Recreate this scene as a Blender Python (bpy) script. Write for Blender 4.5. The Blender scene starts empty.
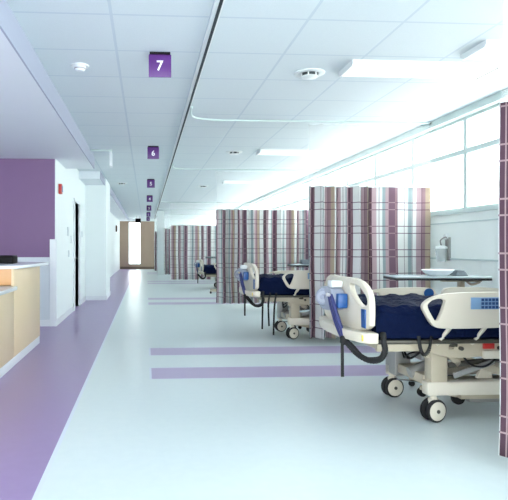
import bpy, bmesh, math, random
from mathutils import Vector, Matrix
random.seed(7)
S = bpy.context.scene
C = S.collection
PI = math.pi
# ---------------------------------------------------------------- camera, sky, exposure
cd = bpy.data.cameras.new('camera')
cam = bpy.data.objects.new('camera', cd); C.objects.link(cam)
cam.location = (0, 0, 1.24)
cam.rotation_euler = (math.radians(90), 0, math.radians(-3.5))
cd.sensor_width = 36.0; cd.sensor_fit = 'HORIZONTAL'
cd.lens = 545 / 508 * 36
cd.shift_x = (254 - 179.3) / 508
cd.shift_y = -3.0 / 508
cd.clip_start = 0.05; cd.clip_end = 200
S.camera = cam
S.view_settings.view_transform = 'Standard'
S.view_settings.look = 'None'
S.view_settings.gamma = 1.0
S.view_settings.use_curve_mapping = False
S.view_settings.exposure = 1.68
w = bpy.data.worlds.new('sky'); S.world = w; w.use_nodes = True
bg = w.node_tree.nodes['Background']
bg.inputs[0].default_value = (0.95, 1.0, 0.985, 1)
bg.inputs[1].default_value = 2.6
S.cycles.max_bounces = 12
S.cycles.diffuse_bounces = 8
S.cycles.transparent_max_bounces = 24

# ---------------------------------------------------------------- materials
def srgb(r, g, b):
    f = lambda c: (c / 255 / 12.92) if c / 255 <= 0.04045 else ((c / 255 + 0.055) / 1.055) ** 2.4
    return (f(r), f(g), f(b), 1)
def mat(name, col, rough=0.5, metal=0.0, spec=0.5, bump=0.0, bscale=60, var=0.0, vscale=4, emit=0, coat=0):
    m = bpy.data.materials.new(name); m.use_nodes = True
    nt = m.node_tree; b = nt.nodes['Principled BSDF']
    b.inputs['Base Color'].default_value = col
    b.inputs['Roughness'].default_value = rough
    b.inputs['Metallic'].default_value = metal
    b.inputs['Specular IOR Level'].default_value = spec
    b.inputs['Coat Weight'].default_value = coat
    if emit:
        b.inputs['Emission Color'].default_value = col
        b.inputs['Emission Strength'].default_value = emit
    tc = nt.nodes.new('ShaderNodeTexCoord')
    if var:
        n = nt.nodes.new('ShaderNodeTexNoise'); n.inputs['Scale'].default_value = vscale; n.inputs['Detail'].default_value = 4
        nt.links.new(tc.outputs['Object'], n.inputs['Vector'])
        r = nt.nodes.new('ShaderNodeMixRGB'); r.inputs[1].default_value = tuple(c * (1 - var) for c in col[:3]) + (1,)
        r.inputs[2].default_value = tuple(min(1, c * (1 + var)) for c in col[:3]) + (1,)
        nt.links.new(n.outputs[0], r.inputs[0]); nt.links.new(r.outputs[0], b.inputs['Base Color'])
    if bump:
        n = nt.nodes.new('ShaderNodeTexNoise'); n.inputs['Scale'].default_value = bscale
        nt.links.new(tc.outputs['Object'], n.inputs['Vector'])
        bp = nt.nodes.new('ShaderNodeBump'); bp.inputs['Strength'].default_value = bump; bp.inputs['Distance'].default_value = 0.01
        nt.links.new(n.outputs[0], bp.inputs['Height']); nt.links.new(bp.outputs[0], b.inputs['Normal'])
    return m
M = {}
M['wall'] = mat('white_paint', srgb(232, 240, 240), 0.6, bump=0.04, bscale=120, var=0.015)
M['wall_right'] = mat('pale_paint', srgb(240, 248, 244), 0.5, bump=0.04, bscale=120, var=0.015)
M['purple'] = mat('purple_paint', srgb(116, 88, 128), 0.55, bump=0.03, bscale=120, var=0.02)
M['wainscot'] = mat('grey_white_panel', srgb(206, 216, 222), 0.45, var=0.02)
M['trim'] = mat('white_trim', srgb(222, 228, 232), 0.4, var=0.01)
M['steel_trim'] = mat('satin_trim', srgb(170, 178, 186), 0.35, metal=0.3, var=0.02)
M['frame'] = mat('pale_window_frame', srgb(196, 212, 210), 0.4, var=0.02)
M['beige'] = mat('beige_panel', srgb(168, 146, 128), 0.55, var=0.05, vscale=2)
M['beige_dark'] = mat('brown_door_edge', srgb(110, 92, 80), 0.55, var=0.05)
M['maple'] = mat('maple_laminate', srgb(214, 194, 160), 0.4, var=0.04, vscale=3)
M['maple_warm'] = mat('warm_maple_laminate', srgb(206, 156, 108), 0.4, var=0.05, vscale=3)
M['counter'] = mat('white_solid_surface', srgb(226, 232, 236), 0.25, var=0.02, vscale=30)
M['black'] = mat('black_plastic', srgb(8, 8, 10), 0.6, spec=0.2, var=0.1)
M['rubber'] = mat('black_rubber', srgb(13, 14, 17), 0.7, var=0.1)
M['cream'] = mat('cream_plastic', srgb(206, 199, 184), 0.35, var=0.02)
M['cream_metal'] = mat('cream_painted_steel', srgb(180, 170, 150), 0.35, var=0.05, vscale=10)
M['grey_metal'] = mat('grey_painted_steel', srgb(150, 150, 148), 0.35, metal=0.3, var=0.08, vscale=12)
M['dark_metal'] = mat('dark_steel', srgb(74, 72, 66), 0.4, metal=0.5, var=0.1)
M['chrome'] = mat('chrome', srgb(200, 204, 208), 0.15, metal=1.0, var=0.02)
M['pump_light'] = mat('pale_grey_plastic', srgb(168, 174, 186), 0.3, var=0.03)
M['pump'] = mat('grey_blue_plastic', srgb(146, 152, 168), 0.3, var=0.03)
M['blue'] = mat('blue_plastic', srgb(24, 78, 140), 0.35, var=0.04)
M['violet_blue'] = mat('violet_blue_tube', srgb(46, 52, 104), 0.4, var=0.08)
M['display'] = mat('pale_blue_label', srgb(122, 156, 190), 0.3, var=0.02)
M['key'] = mat('navy_key', srgb(40, 70, 120), 0.4, var=0.02)
M['red'] = mat('red_plastic', srgb(176, 40, 38), 0.35, var=0.05)
M['yellow'] = mat('yellow_label', srgb(206, 186, 70), 0.4, var=0.03)
M['sign'] = mat('purple_sign', srgb(84, 34, 116), 0.4, var=0.02)
M['white'] = mat('white_letter', srgb(245, 245, 248), 0.4, var=0.01)
M['table_top'] = mat('grey_laminate', srgb(176, 190, 196), 0.25, var=0.03)
M['table_edge'] = mat('black_edge', srgb(26, 30, 34), 0.4, var=0.05)
M['pan'] = mat('pale_moulded_pulp', srgb(214, 220, 224), 0.4, var=0.03)
M['cloth'] = mat('grey_cloth', srgb(120, 130, 138), 0.8, var=0.1, vscale=20)
M['track'] = mat('white_aluminium', srgb(224, 230, 230), 0.35, var=0.02)
M['track_dark'] = mat('dark_slot', srgb(40, 48, 52), 0.6, var=0.05)
M['soffit'] = mat('blue_grey_soffit_paint', srgb(228, 233, 238), 0.7, var=0.01)
M['lavender'] = mat('lavender_face_shade', srgb(166, 172, 190), 0.6, var=0.01)  # shaded look of the soffit faces, put into the colour
M['gap_shade'] = mat('dark_grey_gap_shade', srgb(84, 84, 80), 0.6, var=0.04)  # painted darkness of the door gap
M['lamp'] = mat('lit_diffuser', (0.92, 1.0, 0.98, 1), 0.4, emit=0.2)

def navy():
    m = mat('navy_vinyl', srgb(6, 18, 48), 0.7, spec=0.06)
    nt = m.node_tree; b = nt.nodes['Principled BSDF']
    tc = nt.nodes.new('ShaderNodeTexCoord')
    mp = nt.nodes.new('ShaderNodeMapping'); mp.inputs['Scale'].default_value = (1, 1.6, 1.2)
    n = nt.nodes.new('ShaderNodeTexNoise'); n.inputs['Scale'].default_value = 8; n.inputs['Detail'].default_value = 3; n.inputs['Distortion'].default_value = 1.2
    bp = nt.nodes.new('ShaderNodeBump'); bp.inputs['Strength'].default_value = 0.75; bp.inputs['Distance'].default_value = 0.035
    nt.links.new(tc.outputs['Object'], mp.inputs[0]); nt.links.new(mp.outputs[0], n.inputs['Vector'])
    nt.links.new(n.outputs[0], bp.inputs['Height']); nt.links.new(bp.outputs[0], b.inputs['Normal'])
    return m
M['navy'] = navy()

def math_node(nt, op, a, b=None, c=None):
    n = nt.nodes.new('ShaderNodeMath'); n.operation = op
    for i, v in enumerate((a, b, c)):
        if v is None: continue
        if isinstance(v, (int, float)): n.inputs[i].default_value = v
        else: nt.links.new(v, n.inputs[i])
    return n.outputs[0]
def mixc(nt, fac, a, b):
    n = nt.nodes.new('ShaderNodeMixRGB')
    for i, v in ((0, fac), (1, a), (2, b)):
        if isinstance(v, (int, float)): n.inputs[i].default_value = v
        elif isinstance(v, tuple): n.inputs[i].default_value = v
        else: nt.links.new(v, n.inputs[i])
    return n.outputs[0]

def floor_mat():
    m = mat('vinyl_floor', srgb(186, 212, 214), 0.3)
    nt = m.node_tree; b = nt.nodes['Principled BSDF']
    g = nt.nodes.new('ShaderNodeNewGeometry'); sp = nt.nodes.new('ShaderNodeSeparateXYZ')
    nt.links.new(g.outputs['Position'], sp.inputs[0]); X, Y = sp.outputs[0], sp.outputs[1]
    n = nt.nodes.new('ShaderNodeTexNoise'); n.inputs['Scale'].default_value = 14; n.inputs['Detail'].default_value = 6
    nt.links.new(g.outputs['Position'], n.inputs['Vector'])
    teal = mixc(nt, n.outputs[0], srgb(201, 213, 215), srgb(211, 221, 222))
    lav = mixc(nt, n.outputs[0], srgb(144, 124, 166), srgb(155, 136, 177))
    lavs = mixc(nt, n.outputs[0], srgb(172, 158, 190), srgb(180, 167, 197))
    def band(v, a, c):
        return math_node(nt, 'MULTIPLY', math_node(nt, 'GREATER_THAN', v, a), math_node(nt, 'LESS_THAN', v, c))
    col = teal
    xm = math_node(nt, 'GREATER_THAN', X, 0.055)
    for a, c in ((5.13, 5.59), (6.25, 6.69), (11.75, 12.2), (12.85, 13.3), (18.4, 18.85), (19.5, 19.95), (25.0, 25.45), (26.1, 26.55)):
        f = math_node(nt, 'MULTIPLY', band(Y, a, c), xm)
        fo = math_node(nt, 'MULTIPLY', band(Y, a - 0.015, c + 0.015), math_node(nt, 'GREATER_THAN', X, 0.035))
        col = mixc(nt, fo, col, srgb(206, 214, 228)); col = mixc(nt, f, col, lavs)
    col = mixc(nt, math_node(nt, 'LESS_THAN', X, -0.535), col, srgb(206, 214, 228))
    col = mixc(nt, math_node(nt, 'LESS_THAN', X, -0.56), col, lav)
    nt.links.new(col, b.inputs['Base Color'])
    rr = nt.nodes.new('ShaderNodeMapRange'); rr.inputs[3].default_value = 0.26; rr.inputs[4].default_value = 0.38
    nt.links.new(n.outputs[0], rr.inputs[0]); nt.links.new(rr.outputs[0], b.inputs['Roughness'])
    return m
M['floor'] = floor_mat()

def ceil_mat():
    m = mat('ceiling_tiles', srgb(214, 226, 230), 0.8)
    nt = m.node_tree; b = nt.nodes['Principled BSDF']
    g = nt.nodes.new('ShaderNodeNewGeometry'); sp = nt.nodes.new('ShaderNodeSeparateXYZ')
    nt.links.new(g.outputs['Position'], sp.inputs[0])
    def grid(v, off, wd):
        t = math_node(nt, 'DIVIDE', math_node(nt, 'SUBTRACT', v, off - 69.0), 0.69)
        d = math_node(nt, 'ABSOLUTE', math_node(nt, 'SUBTRACT', math_node(nt, 'FRACT', t), 0.5))
        return math_node(nt, 'GREATER_THAN', d, 0.5 - wd / 0.69)
    gl = math_node(nt, 'MAXIMUM', grid(sp.outputs[0], -0.24, 0.011), grid(sp.outputs[1], 3.77, 0.011))
    n = nt.nodes.new('ShaderNodeTexNoise'); n.inputs['Scale'].default_value = 160
    nt.links.new(g.outputs['Position'], n.inputs['Vector'])
    base = mixc(nt, n.outputs[0], srgb(206, 216, 220), srgb(218, 227, 230))
    col = mixc(nt, gl, base, srgb(196, 208, 216))
    nt.links.new(col, b.inputs['Base Color'])
    bp = nt.nodes.new('ShaderNodeBump'); bp.inputs['Strength'].default_value = 0.5; bp.inputs['Distance'].default_value = 0.006
    nt.links.new(math_node(nt, 'SUBTRACT', 1.0, gl), bp.inputs['Height']); nt.links.new(bp.outputs[0], b.inputs['Normal'])
    return m
M['ceil'] = ceil_mat()

def fabric_mat():
    m = bpy.data.materials.new('plaid_fabric'); m.use_nodes = True
    nt = m.node_tree; nt.nodes.clear()
    out = nt.nodes.new('ShaderNodeOutputMaterial')
    uv = nt.nodes.new('ShaderNodeUVMap'); uv.uv_map = 'UVMap'
    sp = nt.nodes.new('ShaderNodeSeparateXYZ'); nt.links.new(uv.outputs[0], sp.inputs[0])
    U, V = sp.outputs[0], sp.outputs[1]
    fr = math_node(nt, 'FRACT', math_node(nt, 'DIVIDE', U, 0.92))
    ramp = nt.nodes.new('ShaderNodeValToRGB'); ramp.color_ramp.interpolation = 'CONSTANT'
    white, purple, mauve, grey, beige, pink, plum = (srgb(232, 234, 233), srgb(138, 112, 128), srgb(172, 146, 154), srgb(168, 184, 188),
                                       srgb(194, 180, 162), srgb(200, 180, 186), srgb(104, 80, 94))
    cols = [(0.0, purple), (0.10, mauve), (0.14, white), (0.31, grey), (0.37, white), (0.43, pink), (0.50, mauve), (0.55, beige), (0.62, white),
            (0.72, plum), (0.78, pink), (0.84, white), (0.92, grey), (0.96, pink)]
    cr = ramp.color_ramp
    while len(cr.elements) > 1: cr.elements.remove(cr.elements[-1])
    cr.elements[0].position = 0; cr.elements[0].color = cols[0][1]
    for p, c in cols[1:]:
        e = cr.elements.new(p); e.color = c
    nt.links.new(fr, ramp.inputs[0])
    def lines(v, per, wd, off=0.0):
        t = math_node(nt, 'FRACT', math_node(nt, 'DIVIDE', math_node(nt, 'ADD', v, off), per))
        return math_node(nt, 'LESS_THAN', t, wd / per)
    h = math_node(nt, 'MAXIMUM', lines(V, 0.30, 0.010), lines(V, 0.30, 0.010, 0.09))
    vv = lines(U, 0.115, 0.007)
    lum = nt.nodes.new('ShaderNodeRGBToBW'); nt.links.new(ramp.outputs[0], lum.inputs[0])
    dark = math_node(nt, 'LESS_THAN', lum.outputs[0], 0.28)
    lc = mixc(nt, dark, srgb(112, 82, 104), srgb(196, 172, 174))
    col = mixc(nt, math_node(nt, 'MULTIPLY', math_node(nt, 'MAXIMUM', h, vv), 0.85), ramp.outputs[0], lc)
    d = nt.nodes.new('ShaderNodeBsdfDiffuse'); t = nt.nodes.new('ShaderNodeBsdfTranslucent'); mx = nt.nodes.new('ShaderNodeMixShader')
    mx.inputs[0].default_value = 0.42
    nt.links.new(col, d.inputs[0]); nt.links.new(col, t.inputs[0])
    nt.links.new(d.outputs[0], mx.inputs[1]); nt.links.new(t.outputs[0], mx.inputs[2]); nt.links.new(mx.outputs[0], out.inputs[0])
    return m
M['fabric'] = fabric_mat()
def seethrough(name, col, fac, glossy=False):
    m = bpy.data.materials.new(name); m.use_nodes = True
    nt = m.node_tree; nt.nodes.clear()
    out = nt.nodes.new('ShaderNodeOutputMaterial'); tr = nt.nodes.new('ShaderNodeBsdfTransparent')
    mx = nt.nodes.new('ShaderNodeMixShader'); mx.inputs[0].default_value = fac
    if glossy:
        s = nt.nodes.new('ShaderNodeBsdfGlossy'); s.inputs[0].default_value = col; s.inputs['Roughness'].default_value = 0.02
        nt.links.new(s.outputs[0], mx.inputs[2])
    else:
        s = nt.nodes.new('ShaderNodeBsdfDiffuse'); s.inputs[0].default_value = col
        t = nt.nodes.new('ShaderNodeBsdfTranslucent'); t.inputs[0].default_value = col
        m2 = nt.nodes.new('ShaderNodeMixShader'); m2.inputs[0].default_value = 0.5
        nt.links.new(s.outputs[0], m2.inputs[1]); nt.links.new(t.outputs[0], m2.inputs[2]); nt.links.new(m2.outputs[0], mx.inputs[2])
    nt.links.new(tr.outputs[0], mx.inputs[1]); nt.links.new(mx.outputs[0], out.inputs[0])
    return m
M['net'] = seethrough('white_net', (0.9, 0.95, 0.95, 1), 0.22)
M['glass'] = seethrough('window_glass', (1, 1, 1, 1), 0.05, True)
M['clear'] = seethrough('clear_plastic', (0.75, 0.82, 0.82, 1), 0.35)

# ---------------------------------------------------------------- mesh helpers
def box(bm, x0, x1, y0, y1, z0, z1, bev=0.0, seg=2):
    r = bmesh.ops.create_cube(bm, size=1.0)
    vs = r['verts']
    for v in vs:
        v.co = Vector(((x0 + x1) / 2 + v.co.x * (x1 - x0), (y0 + y1) / 2 + v.co.y * (y1 - y0), (z0 + z1) / 2 + v.co.z * (z1 - z0)))
    if bev:
        es = {e for v in vs for e in v.link_edges}
        bmesh.ops.bevel(bm, geom=list(es), offset=bev, segments=seg, affect='EDGES', profile=0.5, clamp_overlap=True)
    return bm
def bar(bm, a, b, w, h, bev=0.0):
    a = Vector(a); b = Vector(b); d = b - a; L = d.length
    t = bmesh.new(); box(t, -L / 2, L / 2, -w / 2, w / 2, -h / 2, h / 2, bev)
    q = d.to_track_quat('X', 'Z'); mt = Matrix.Translation((a + b) / 2) @ q.to_matrix().to_4x4()
    t.transform(mt); merge(bm, t); return bm
def merge(bm, t):
    me = bpy.data.meshes.new('tmp'); t.to_mesh(me); t.free(); bm.from_mesh(me); bpy.data.meshes.remove(me)
def cyl(bm, a, b, r, r2=None, n=20, bev=0.0):
    a = Vector(a); b = Vector(b); d = b - a
    t = bmesh.new(); bmesh.ops.create_cone(t, cap_ends=True, segments=n, radius1=r, radius2=r if r2 is None else r2, depth=d.length)
    if bev:
        es = [e for e in t.edges if len(e.link_faces) == 2 and any(len(f.verts) > 4 for f in e.link_faces)]
        bmesh.ops.bevel(t, geom=es, offset=bev, segments=2, affect='EDGES', profile=0.5)
    t.transform(Matrix.Translation((a + b) / 2) @ d.to_track_quat('Z', 'Y').to_matrix().to_4x4()); merge(bm, t); return bm
def smooth_path(pts, n=6):
    P = [Vector(p) for p in pts]; out = []
    for i in range(len(P) - 1):
        p0 = P[max(0, i - 1)]; p1 = P[i]; p2 = P[i + 1]; p3 = P[min(len(P) - 1, i + 2)]
        for k in range(n):
            t = k / n
            out.append(0.5 * ((2 * p1) + (-p0 + p2) * t + (2 * p0 - 5 * p1 + 4 * p2 - p3) * t * t + (-p0 + 3 * p1 - 3 * p2 + p3) * t ** 3))
    out.append(P[-1]); return out
def tube(bm, pts, r, n=10, sm=6, ribs=0.0, flat=1.0):
    P = smooth_path(pts, sm) if sm else [Vector(p) for p in pts]
    rings = []; up = Vector((0, 0, 1)); prev = None
    for i, p in enumerate(P):
        t = (P[min(i + 1, len(P) - 1)] - P[max(i - 1, 0)]).normalized()
        if prev is None:
            s = t.cross(up)
            if s.length < 0.1: s = t.cross(Vector((1, 0, 0)))
        else: s = prev - t * prev.dot(t)
        s.normalize(); prev = s; u = s.cross(t).normalized()
        rr = r * (1 + (ribs if i % 2 else 0))
        rings.append([bm.verts.new(p + s * math.cos(2 * PI * k / n) * rr + u * math.sin(2 * PI * k / n) * rr * flat) for k in range(n)])
    for a, b in zip(rings, rings[1:]):
        for k in range(n): bm.faces.new((a[k], a[(k + 1) % n], b[(k + 1) % n], b[k]))
    bm.faces.new(rings[0][::-1]); bm.faces.new(rings[-1]); return bm
def lathe(bm, prof, n=32, mt=None):
    t = bmesh.new(); rings = []
    for r, z in prof:
        rings.append([t.verts.new((max(r, 1e-4) * math.cos(2 * PI * k / n), max(r, 1e-4) * math.sin(2 * PI * k / n), z)) for k in range(n)])
    for a, b in zip(rings, rings[1:]):
        for k in range(n): t.faces.new((a[k], a[(k + 1) % n], b[(k + 1) % n], b[k]))
    t.faces.new(rings[0][::-1]); t.faces.new(rings[-1])
    bmesh.ops.recalc_face_normals(t, faces=t.faces)
    if mt: t.transform(mt)
    merge(bm, t); return bm
def chaikin(pts, it=2, q=0.25):
    for _ in range(it):
        o = []
        for i in range(len(pts)):
            a = pts[i]; b = pts[(i + 1) % len(pts)]
            o.append((a[0] * (1 - q) + b[0] * q, a[1] * (1 - q) + b[1] * q)); o.append((a[0] * q + b[0] * (1 - q), a[1] * q + b[1] * (1 - q)))
        pts = o
    return pts
def prism(bm, outer, holes, th, f, bev=0.006):
    """outline with holes, given thickness; f maps (u, v, w) to a point"""
    t = bmesh.new(); es = []
    for lp in [outer] + holes:
        vs = [t.verts.new((p[0], p[1], 0)) for p in lp]
        for i in range(len(vs)): es.append(t.edges.new((vs[i], vs[(i + 1) % len(vs)])))
    r = bmesh.ops.triangle_fill(t, use_beauty=True, use_dissolve=False, edges=es)
    fs = list(t.faces)
    ex = bmesh.ops.extrude_face_region(t, geom=fs)
    for v in [g for g in ex['geom'] if isinstance(g, bmesh.types.BMVert)]: v.co.z += th
    bmesh.ops.recalc_face_normals(t, faces=t.faces)
    if bev:
        sh = [e for e in t.edges if len(e.link_faces) == 2 and e.calc_face_angle(0) > 1.0]
        bmesh.ops.bevel(t, geom=sh, offset=bev, segments=2, affect='EDGES', profile=0.5, clamp_overlap=True)
    for v in t.verts: v.co = Vector(f(v.co.x, v.co.y, v.co.z - th / 2))
    bmesh.ops.recalc_face_normals(t, faces=t.faces)
    merge(bm, t); return bm
def obj(name, bm, m, parent=None, smooth=True, **props):
    me = bpy.data.meshes.new(name); bm.to_mesh(me); bm.free()
    me.materials.append(m if not isinstance(m, str) else M[m])
    if smooth:
        for p in me.polygons: p.use_smooth = True
        try: me.set_sharp_from_angle(angle=math.radians(38))
        except Exception: pass
    o = bpy.data.objects.new(name, me); C.objects.link(o)
    if parent is not None: o.parent = parent
    for k, v in props.items(): o[k] = v
    return o
def thing(name, label, cat, loc=(0, 0, 0), rz=0, group=None):
    o = bpy.data.objects.new(name, None); C.objects.link(o); o.empty_display_size = 0.1
    o.location = loc; o.rotation_euler = (0, 0, rz); o['label'] = label; o['category'] = cat
    if group: o['group'] = group
    return o
def tag(o, label, cat, group=None):
    o['label'] = label; o['category'] = cat
    if group: o['group'] = group
    return o
def NB(): return bmesh.new()
def struct(name, bm, m, parent=None, label=None):
    o = obj(name, bm, m, parent, smooth=False)
    if parent is None: o['kind'] = 'structure'
    if label and parent is None: o['label'] = label
    return o
def copy_tree(o, parent=None):
    c = o.copy(); C.objects.link(c)
    if parent is not None: c.parent = parent
    for ch in list(o.children): copy_tree(ch, c)
    return c

# ---------------------------------------------------------------- the setting
CZ = 2.84; SZ = 2.62; XR = 3.70; Y0 = -3.2; YE = 30.6
struct('floor', box(NB(), -6.2, XR + 0.2, Y0, YE + 0.6, -0.1, 0.0), 'floor', label='teal and lavender vinyl floor with purple stripes')
struct('ceiling', box(NB(), -6.2, XR + 0.2, Y0, YE + 0.6, CZ, CZ + 0.15), 'ceil', label='white suspended tile ceiling')
# dropped soffits on the left
struct('trim_1', box(NB(), -6.0, -0.92, Y0, 9.7, SZ, CZ), 'soffit', label='long dropped soffit over the reception counter')
struct('trim_2', box(NB(), -1.46, -0.97, 11.6, YE, SZ + 0.06, CZ), 'soffit', label='dropped soffit further down the corridor')
struct('trim_9', box(NB(), -0.92, -0.905, Y0, 9.7, SZ, CZ - 0.001), 'lavender', label='face strip of the long soffit, its shade painted in lavender')  # added strip that carries the painted shade of the soffit face
struct('trim_10', box(NB(), -0.97, -0.955, 11.6, YE, SZ + 0.06, CZ - 0.001), 'lavender', label='face strip of the far soffit, its shade painted in lavender')
# left walls
struct('wall_purple', box(NB(), -6.0, -1.425, 8.643, 8.80, 1.08, SZ), 'purple', label='purple painted upper wall behind the reception counter')
b = box(NB(), -6.0, -1.50, 8.64, 8.80, 0.0, 1.08)
struct('wall_wainscot', b, 'wainscot', label='pale grey lower wall panel behind the counter')
b = NB()
box(b, -1.55, -1.41, 8.65, 10.75, 0, CZ); box(b, -1.55, -1.41, 11.5, 12.8, 0, CZ); box(b, -1.55, -1.41, 10.75, 11.5, 2.12, CZ)
struct('wall_left', b, 'wall', label='white left wall with fire alarm and door')
struct('wall_pilaster', box(NB(), -1.55, -0.93, 12.8, 14.2, 0, CZ), 'wall', label='white projecting wall block beyond the door')
struct('wall_left_far', box(NB(), -1.65, -1.46, 14.2, YE, 0, CZ), 'wall', label='white corridor wall beyond the projecting block')
struct('wall_west', box(NB(), -6.2, -6.0, Y0, 8.8, 0, CZ), 'wall', label='far wall of the reception area')
b = NB(); box(b, -1.50, -1.395, 8.61, 8.643, 0.0, 1.36, 0.004)
struct('trim_3', b, 'trim', label='white corner guard on the left wall corner')
b = NB(); box(b, -1.50, -1.45, 8.63, 8.645, 1.08, SZ)
b2 = NB(); box(b2, -1.41, -1.395, 8.65, 10.68, 0, 0.1); box(b2, -1.41, -1.395, 11.57, 12.8, 0, 0.1)
struct('baseboard_left', b2, 'trim', label='pale baseboard of the left wall')
b.free()
struct('baseboard_purple', box(NB(), -6.0, -1.50, 8.625, 8.64, 0, 0.1), 'trim', label='pale baseboard under the grey panel')
b = NB(); box(b, -0.93, -0.915, 12.8, 14.2, 0, 0.1); box(b, -1.395, -0.915, 12.785, 12.8, 0, 0.1)
struct('baseboard_pilaster', b, 'trim', label='pale baseboard round the projecting wall block')
# door in the left wall, left ajar
d = thing('door_1', 'white door standing slightly ajar in the left wall', 'door', (-1.41, 10.75, 0)); d['kind'] = 'structure'
del d['category']
b = NB(); box(b, -0.15, 0.03, -0.07, 0.0, 0, 2.19); box(b, -0.15, 0.03, 0.75, 0.82, 0, 2.19); box(b, -0.15, 0.03, 0.0, 0.75, 2.12, 2.19)
struct('door_frame', b, 'trim', d)
b = NB(); box(b, -0.10, -0.06, 0.14, 0.745, 0.01, 2.11); struct('door_panel', b, 'trim', d)
struct('door_gap_shade', box(NB(), -0.13, -0.10, 0.0, 0.16, 0, 2.12), 'gap_shade', d)  # dark board standing in for the shade inside the open gap
b = NB(); cyl(b, (-0.06, 0.66, 1.0), (0.0, 0.66, 1.0), 0.012); cyl(b, (-0.01, 0.66, 1.0), (-0.01, 0.54, 1.0), 0.009)
obj('door_handle', b, 'chrome', d)
# far end wall with tall glazed slot
b = NB(); box(b, -1.46, -0.95, YE, YE + 0.15, 0, 2.68); box(b, -0.31, 0.48, YE, YE + 0.15, 0, 2.68); box(b, -0.95, -0.31, YE, YE + 0.15, 0, 0.30)
box(b, -0.95, -0.31, YE, YE + 0.15, 2.60, 2.68)
struct('wall_end', b, 'beige', label='beige end wall of the corridor')
struct('wall_end_header', box(NB(), -1.46, 0.48, YE, YE + 0.15, 2.68, CZ), 'wall', label='white strip above the beige end wall')
struct('wall_end_right', box(NB(), 0.48, XR, YE, YE + 0.15, 0, CZ), 'wall', label='white end wall of the ward')
struct('trim_5', box(NB(), -1.44, 0.48, YE - 0.03, YE, 0, 0.14), 'beige_dark', label='brown skirting of the end wall')
wn = thing('window_5', 'tall narrow bright window in the corridor end wall', 'window', (-0.63, YE, 0)); del wn['category']; wn['kind'] = 'structure'
b = NB(); box(b, -0.34, -0.30, -0.03, 0.05, 0.28, 2.62); box(b, 0.30, 0.34, -0.03, 0.05, 0.28, 2.62); box(b, 0.07, 0.10, -0.02, 0.04, 0.3, 2.6)
box(b, -0.3, 0.3, -0.03, 0.05, 0.26, 0.31)
struct('window_frame', b, 'trim', wn)
struct('pane', box(NB(), -0.32, 0.32, 0.06, 0.066, 0.3, 2.6), 'glass', wn)
# right wall: solid below the sill, continuous glazing above
WZ0, WZ1, WT = 1.67, 2.76, 2.36
b = NB(); box(b, XR, XR + 0.16, Y0, YE, 0, WZ0); box(b, XR, XR + 0.16, Y0, YE, WZ1, CZ)
struct('wall_right', b, 'wall_right', label='pale right wall below the high windows')
b = NB(); box(b, XR - 0.035, XR, Y0, YE, WZ0 - 0.035, WZ0 + 0.01, 0.004)
struct('trim_6', b, 'frame', label='window sill running along the right wall')
b = NB(); box(b, XR - 0.012, XR, Y0, YE, 1.525, 1.54); box(b, XR - 0.012, XR, Y0, YE, 1.085, 1.105)
struct('trim_7', b, 'frame', label='two thin rails along the right wall')
struct('baseboard_right', box(NB(), XR - 0.015, XR, Y0, YE, 0, 0.1), 'trim', label='baseboard of the right wall')
# blind pocket box along window head
struct('trim_8', box(NB(), XR - 0.06, XR, Y0, YE, WZ1, CZ), 'frame', label='window head strip below the ceiling')
yy = 6.15 - 1.25 * 7; k = 1
while yy < YE - 1.3:
    wn = bpy.data.objects.new('window_%d' % (k + 5), None); C.objects.link(wn); wn.location = (XR, yy, 0); wn['kind'] = 'structure'
    b = NB()
    box(b, 0.02, 0.10, -0.035, 0.035, WZ0, WZ1)
    box(b, 0.02, 0.10, 0.035, 1.215, WT - 0.03, WT + 0.03)
    box(b, 0.02, 0.10, 0.035, 1.215, WZ0, WZ0 + 0.035); box(b, 0.02, 0.10, 0.035, 1.215, WZ1 - 0.035, WZ1)
    struct('window_frame', b, 'frame', wn)
    struct('pane', box(NB(), 0.06, 0.066, 0.035, 1.215, WZ0 + 0.03, WZ1 - 0.03), 'glass', wn)
    yy += 1.25; k += 1
# white column in the ward
struct('wall_column', box(NB(), 0.50, 0.80, 24.1, 24.4, 0, CZ), 'wall', label='slim white column far down the ward')

# ---------------------------------------------------------------- ceiling things
t = thing('ceiling_track', 'long dark-edged track running down the ceiling beside the number signs', 'ceiling track', (0.48, 0, CZ))
obj('rail', box(NB(), -0.035, -0.008, Y0, YE, -0.022, 0), 'track', t)
obj('slot', box(NB(), -0.008, 0.014, Y0, YE, -0.026, 0), 'track_dark', t, label='dark recessed slot of the track')
obj('rail', box(NB(), 0.014, 0.026, Y0, YE, -0.022, 0), 'track', t)

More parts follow.
